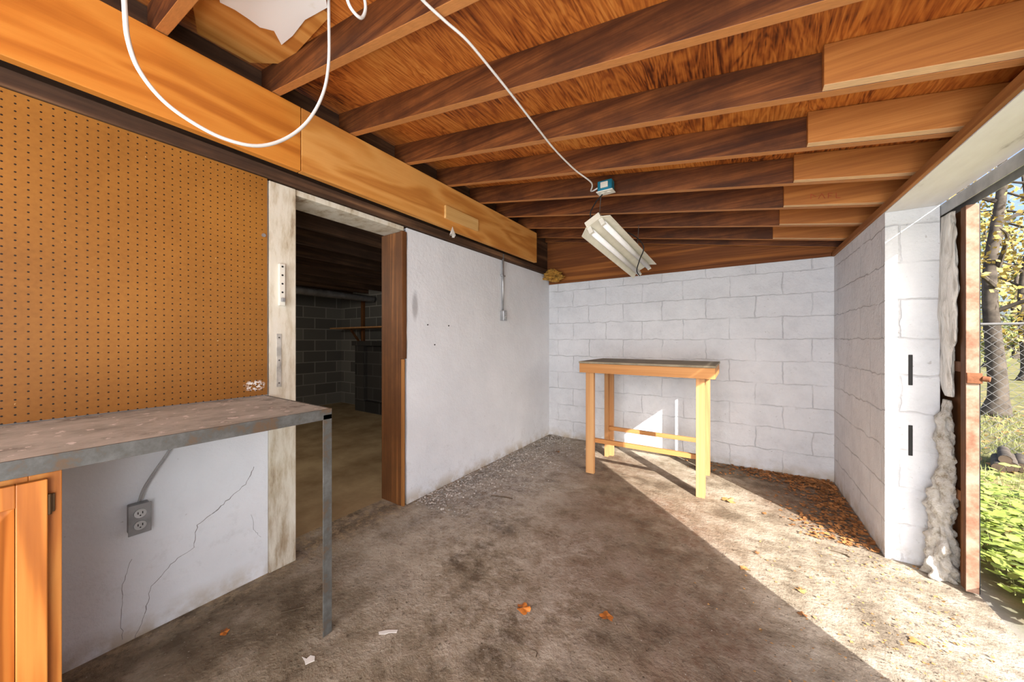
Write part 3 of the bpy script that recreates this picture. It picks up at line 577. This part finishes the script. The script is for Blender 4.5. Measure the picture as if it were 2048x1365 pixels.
# ------------------------------------------------------------------ OUTSIDE
FY = 5.7
fe = thing('chain_link_fence', (3.5,FY,0), 'grey chain link fence across the yard outside', 'fence')
MB().tube([(.5,FY,1.375),(6.2,FY,1.375)], .014, 8).build('top_rail', M_CHAIN, fe)
for x in (.7,3.1,5.5): MB().tube([(x,FY+.05,-.02),(x,FY+.05,1.42)], .022, 8).build('post', M_CHAIN, fe)
m = MB(); pitch = .085
for k in range(int(9/pitch)):
    x = -1+k*pitch
    for s_ in (-1, 1):
        a = Vector((x, FY, .02)); b = Vector((x+s_*1.34, FY, 1.36))
        if .4 < a.x < 6.3 and .4 < b.x < 6.3: m.bar(a, b, .0032, .0032, (0,1,0))
m.build('wire_mesh', M_CHAIN, fe)
def tree(x, y, r, hgt, label, mat, seed, nl, ls, zlo, spread):
    rnd = random.Random(seed)
    t = thing('tree', (x,y,-.02), label, 'tree', 'trees beyond the fence')
    top = Vector((x+rnd.uniform(-.3,.3), y+rnd.uniform(-.3,.3), hgt))
    MB().tube(smooth_pts([(x,y,-.03),(x+.03,y,.5),(x-.05,y+.02,hgt*.4),(x+.08,y,hgt*.7),top], 4), [r*(1.35-.35*min(1,k/3)) if k < 3 else r*(1-.8*k/16) for k in range(17)], 10).build('trunk', M_BARK, t, 0, True)
    tips = []
    for k in range(11):
        z = zlo+(hgt-zlo)*k/11; a = rnd.uniform(0,6.28); L = spread*rnd.uniform(.6,1)
        p0 = Vector((x+.03,y,z)); p2 = p0+Vector((L*math.cos(a),L*math.sin(a),L*rnd.uniform(.1,.5))); p1 = p0.lerp(p2,.5)+Vector((rnd.uniform(-.1,.1),rnd.uniform(-.1,.1),rnd.uniform(0,.25)))
        MB().tube(smooth_pts([p0,p1,p2],4), [r*.28*(1-.85*i/8) for i in range(9)], 6).build('branch', M_BARK, t)
        tips += [p1,p2,p0.lerp(p2,.75)]
    m = MB()
    for _ in range(nl):
        c = rnd.choice(tips)+Vector((rnd.gauss(0,.32*spread/1.6),rnd.gauss(0,.32*spread/1.6),rnd.gauss(0,.26*spread/1.6)))
        u = Vector((rnd.gauss(0,1),rnd.gauss(0,1),rnd.gauss(0,1))).normalized()*ls*rnd.uniform(.6,1.2); v = u.cross(Vector((rnd.gauss(0,1),rnd.gauss(0,1),rnd.gauss(0,1)))).normalized()*ls*.55
        m.poly([c-u, c+v, c+u, c-v])
    m.build('foliage', mat, t, 0, False, False)
q = ray(1990, 682)*5.6
tree(q.x, q.y, .13, 5.6, 'dark trunked yellow leaved tree nearest behind the chain link fence', M_YLEAF, 11, 1500, .045, 1.7, 1.5)
q = ray(2050, 682)*10.5; tree(q.x, q.y, .14, 6.5, 'yellow leaved tree behind the fence, right of the dark trunk', M_YLEAF, 12, 1400, .08, 1.4, 1.8)
q = ray(1975, 682)*16; tree(q.x, q.y, .15, 7, 'green leaved tree behind the fence, left of the dark trunk', M_GLEAF, 13, 1900, .10, .6, 2.3)
q = ray(2030, 682)*24; tree(q.x, q.y, .2, 9, 'olive brown tree farthest back beyond the fence', M_OLEAF, 14, 2600, .16, .5, 3.4)
q0 = onZ(2000, 935, -.02); cr = Vector((C,S,0)); ld = Vector((.35,.937,0))
for k, (off, zz, rr) in enumerate(((-.02,0,.045),(.09,0,.052),(.042,.08,.042),(.20,0,.045))):
    c = q0+cr*off+Vector((0,0,zz+rr+.001)); dv = ld*.25
    lg = thing('firewood_log', c, ('split log at the left of the woodpile on the grass','thick log in the middle of the woodpile on the grass','topmost log lying across the small woodpile','log at the right end of the woodpile on the grass')[k], 'log', 'logs in the small woodpile')
    MB().tube([c-dv, c-dv*.3+Vector((0,0,.005)), c+dv*.4, c+dv], [rr*.95,rr,rr*.97,rr*.9], 12, False).build('bark', M_BARK, lg, 0, True)
    MB().tube([c-dv*.995, c-dv*.96], rr*.93, 12).build('cut_end', M_LOGEND, lg)
    MB().tube([c+dv*.96, c+dv*.995], rr*.88, 12).build('cut_end', M_LOGEND, lg)
rnd = random.Random(21); m = MB()
for _ in range(11000):
    x = rnd.uniform(1.1,5.2); y = rnd.uniform(2.4,9.4); hh = rnd.uniform(.03,.12); a = rnd.uniform(0,6.28)
    wv = Vector((math.cos(a),math.sin(a),0))*.004; le = Vector((rnd.gauss(0,.03),rnd.gauss(0,.03),hh)); c = Vector((x,y,-.02))
    m.poly([c-wv, c+wv, c+le])
tag(m.build('grass', M_GRASS, None, 0, False, False), 'short green and straw coloured grass in the yard', 'grass', kind='stuff')
m = MB()
for _ in range(2200):
    x = 1.06+abs(rnd.gauss(0,.45)); y = rnd.uniform(2.3,4.6); z = rnd.uniform(.0,.20)
    c = Vector((x,y,z)); a = rnd.uniform(0,6.28); s_ = rnd.uniform(.016,.036); d1 = Vector((math.cos(a),math.sin(a),rnd.uniform(-.4,.4)))*s_; d2 = Vector((-math.sin(a),math.cos(a),rnd.uniform(-.4,.4)))*s_*.75
    m.poly([c-d1, c-d1*.3+d2, c+d1*.5+d2*.7, c+d1*1.1, c+d1*.5-d2*.7, c-d1*.3-d2])
tag(m.build('ground_ivy', M_IVY, None, 0, False, False), 'bright green ground ivy growing outside against the doorway', 'ivy', kind='stuff')
litter('fallen_leaves', 'tan fallen leaves strewn over the grass outside', M_LEAFT, 1200, lambda r: (r.uniform(1.2,6), r.uniform(2.6,12)), .02, .045, 8, -.012)
# ------------------------------------------------------------------ LIGHT
sun_d = bpy.data.lights.new('sun', 'SUN'); sun_d.energy = 13.5; sun_d.angle = R(.53); sun_d.color = (1,.96,.90)
sun = bpy.data.objects.new('sun', sun_d); COL.objects.link(sun)
sun.rotation_euler = Vector((-.7075,.7075,-.59)).to_track_quat('-Z','Y').to_euler(); sun.location = (6,-5,8)
def area(name, loc, tgt, sx_, sy_, e, col=(1,1,1)):
    d = bpy.data.lights.new(name, 'AREA'); d.shape = 'RECTANGLE'; d.size = sx_; d.size_y = sy_; d.energy = e; d.color = col
    o = bpy.data.objects.new(name, d); COL.objects.link(o); o.location = loc; o.rotation_euler = (Vector(tgt)-Vector(loc)).to_track_quat('-Z','Y').to_euler()
area('room_fill', (-.55,-2.35,1.35), (-.6,3,1.35), 2.3, 2.0, 138, (.93,.97,1))  # added fill behind the camera, no fixture in the room
area('side_fill', (.62,-.45,1.0), (-2.0,1.2,.6), 1.2, 1.5, 50, (.92,.965,1))  # added fill from the right to lift the left wall
area('low_bounce_fill', (-.2,-.9,.2), (-.6,1.9,2.3), 1.2, .8, 36, (1,.98,.95))  # added upward fill standing in for floor bounce on the ceiling
pd = bpy.data.lights.new('basement_fill', 'POINT'); pd.energy = 62; pd.color = (1,.9,.76); pd.shadow_soft_size = .12  # added fill point to brighten the basement, no fixture there
po = bpy.data.objects.new('basement_fill', pd); COL.objects.link(po); po.location = (-4.2,.2,1.9)
wd = bpy.data.worlds.new('world'); scn.world = wd; wd.use_nodes = True; nt = wd.node_tree
sky = nt.nodes.new('ShaderNodeTexSky')
try:
    sky.sky_type = 'NISHITA'; sky.sun_disc = False; sky.sun_elevation = R(34); sky.sun_rotation = R(132); sky.dust_density = 4; sky.air_density = .7
    st_ = .42
except Exception: st_ = 1
nt.links.new(sky.outputs[0], nt.nodes['Background'].inputs[0]); nt.nodes['Background'].inputs[1].default_value = st_
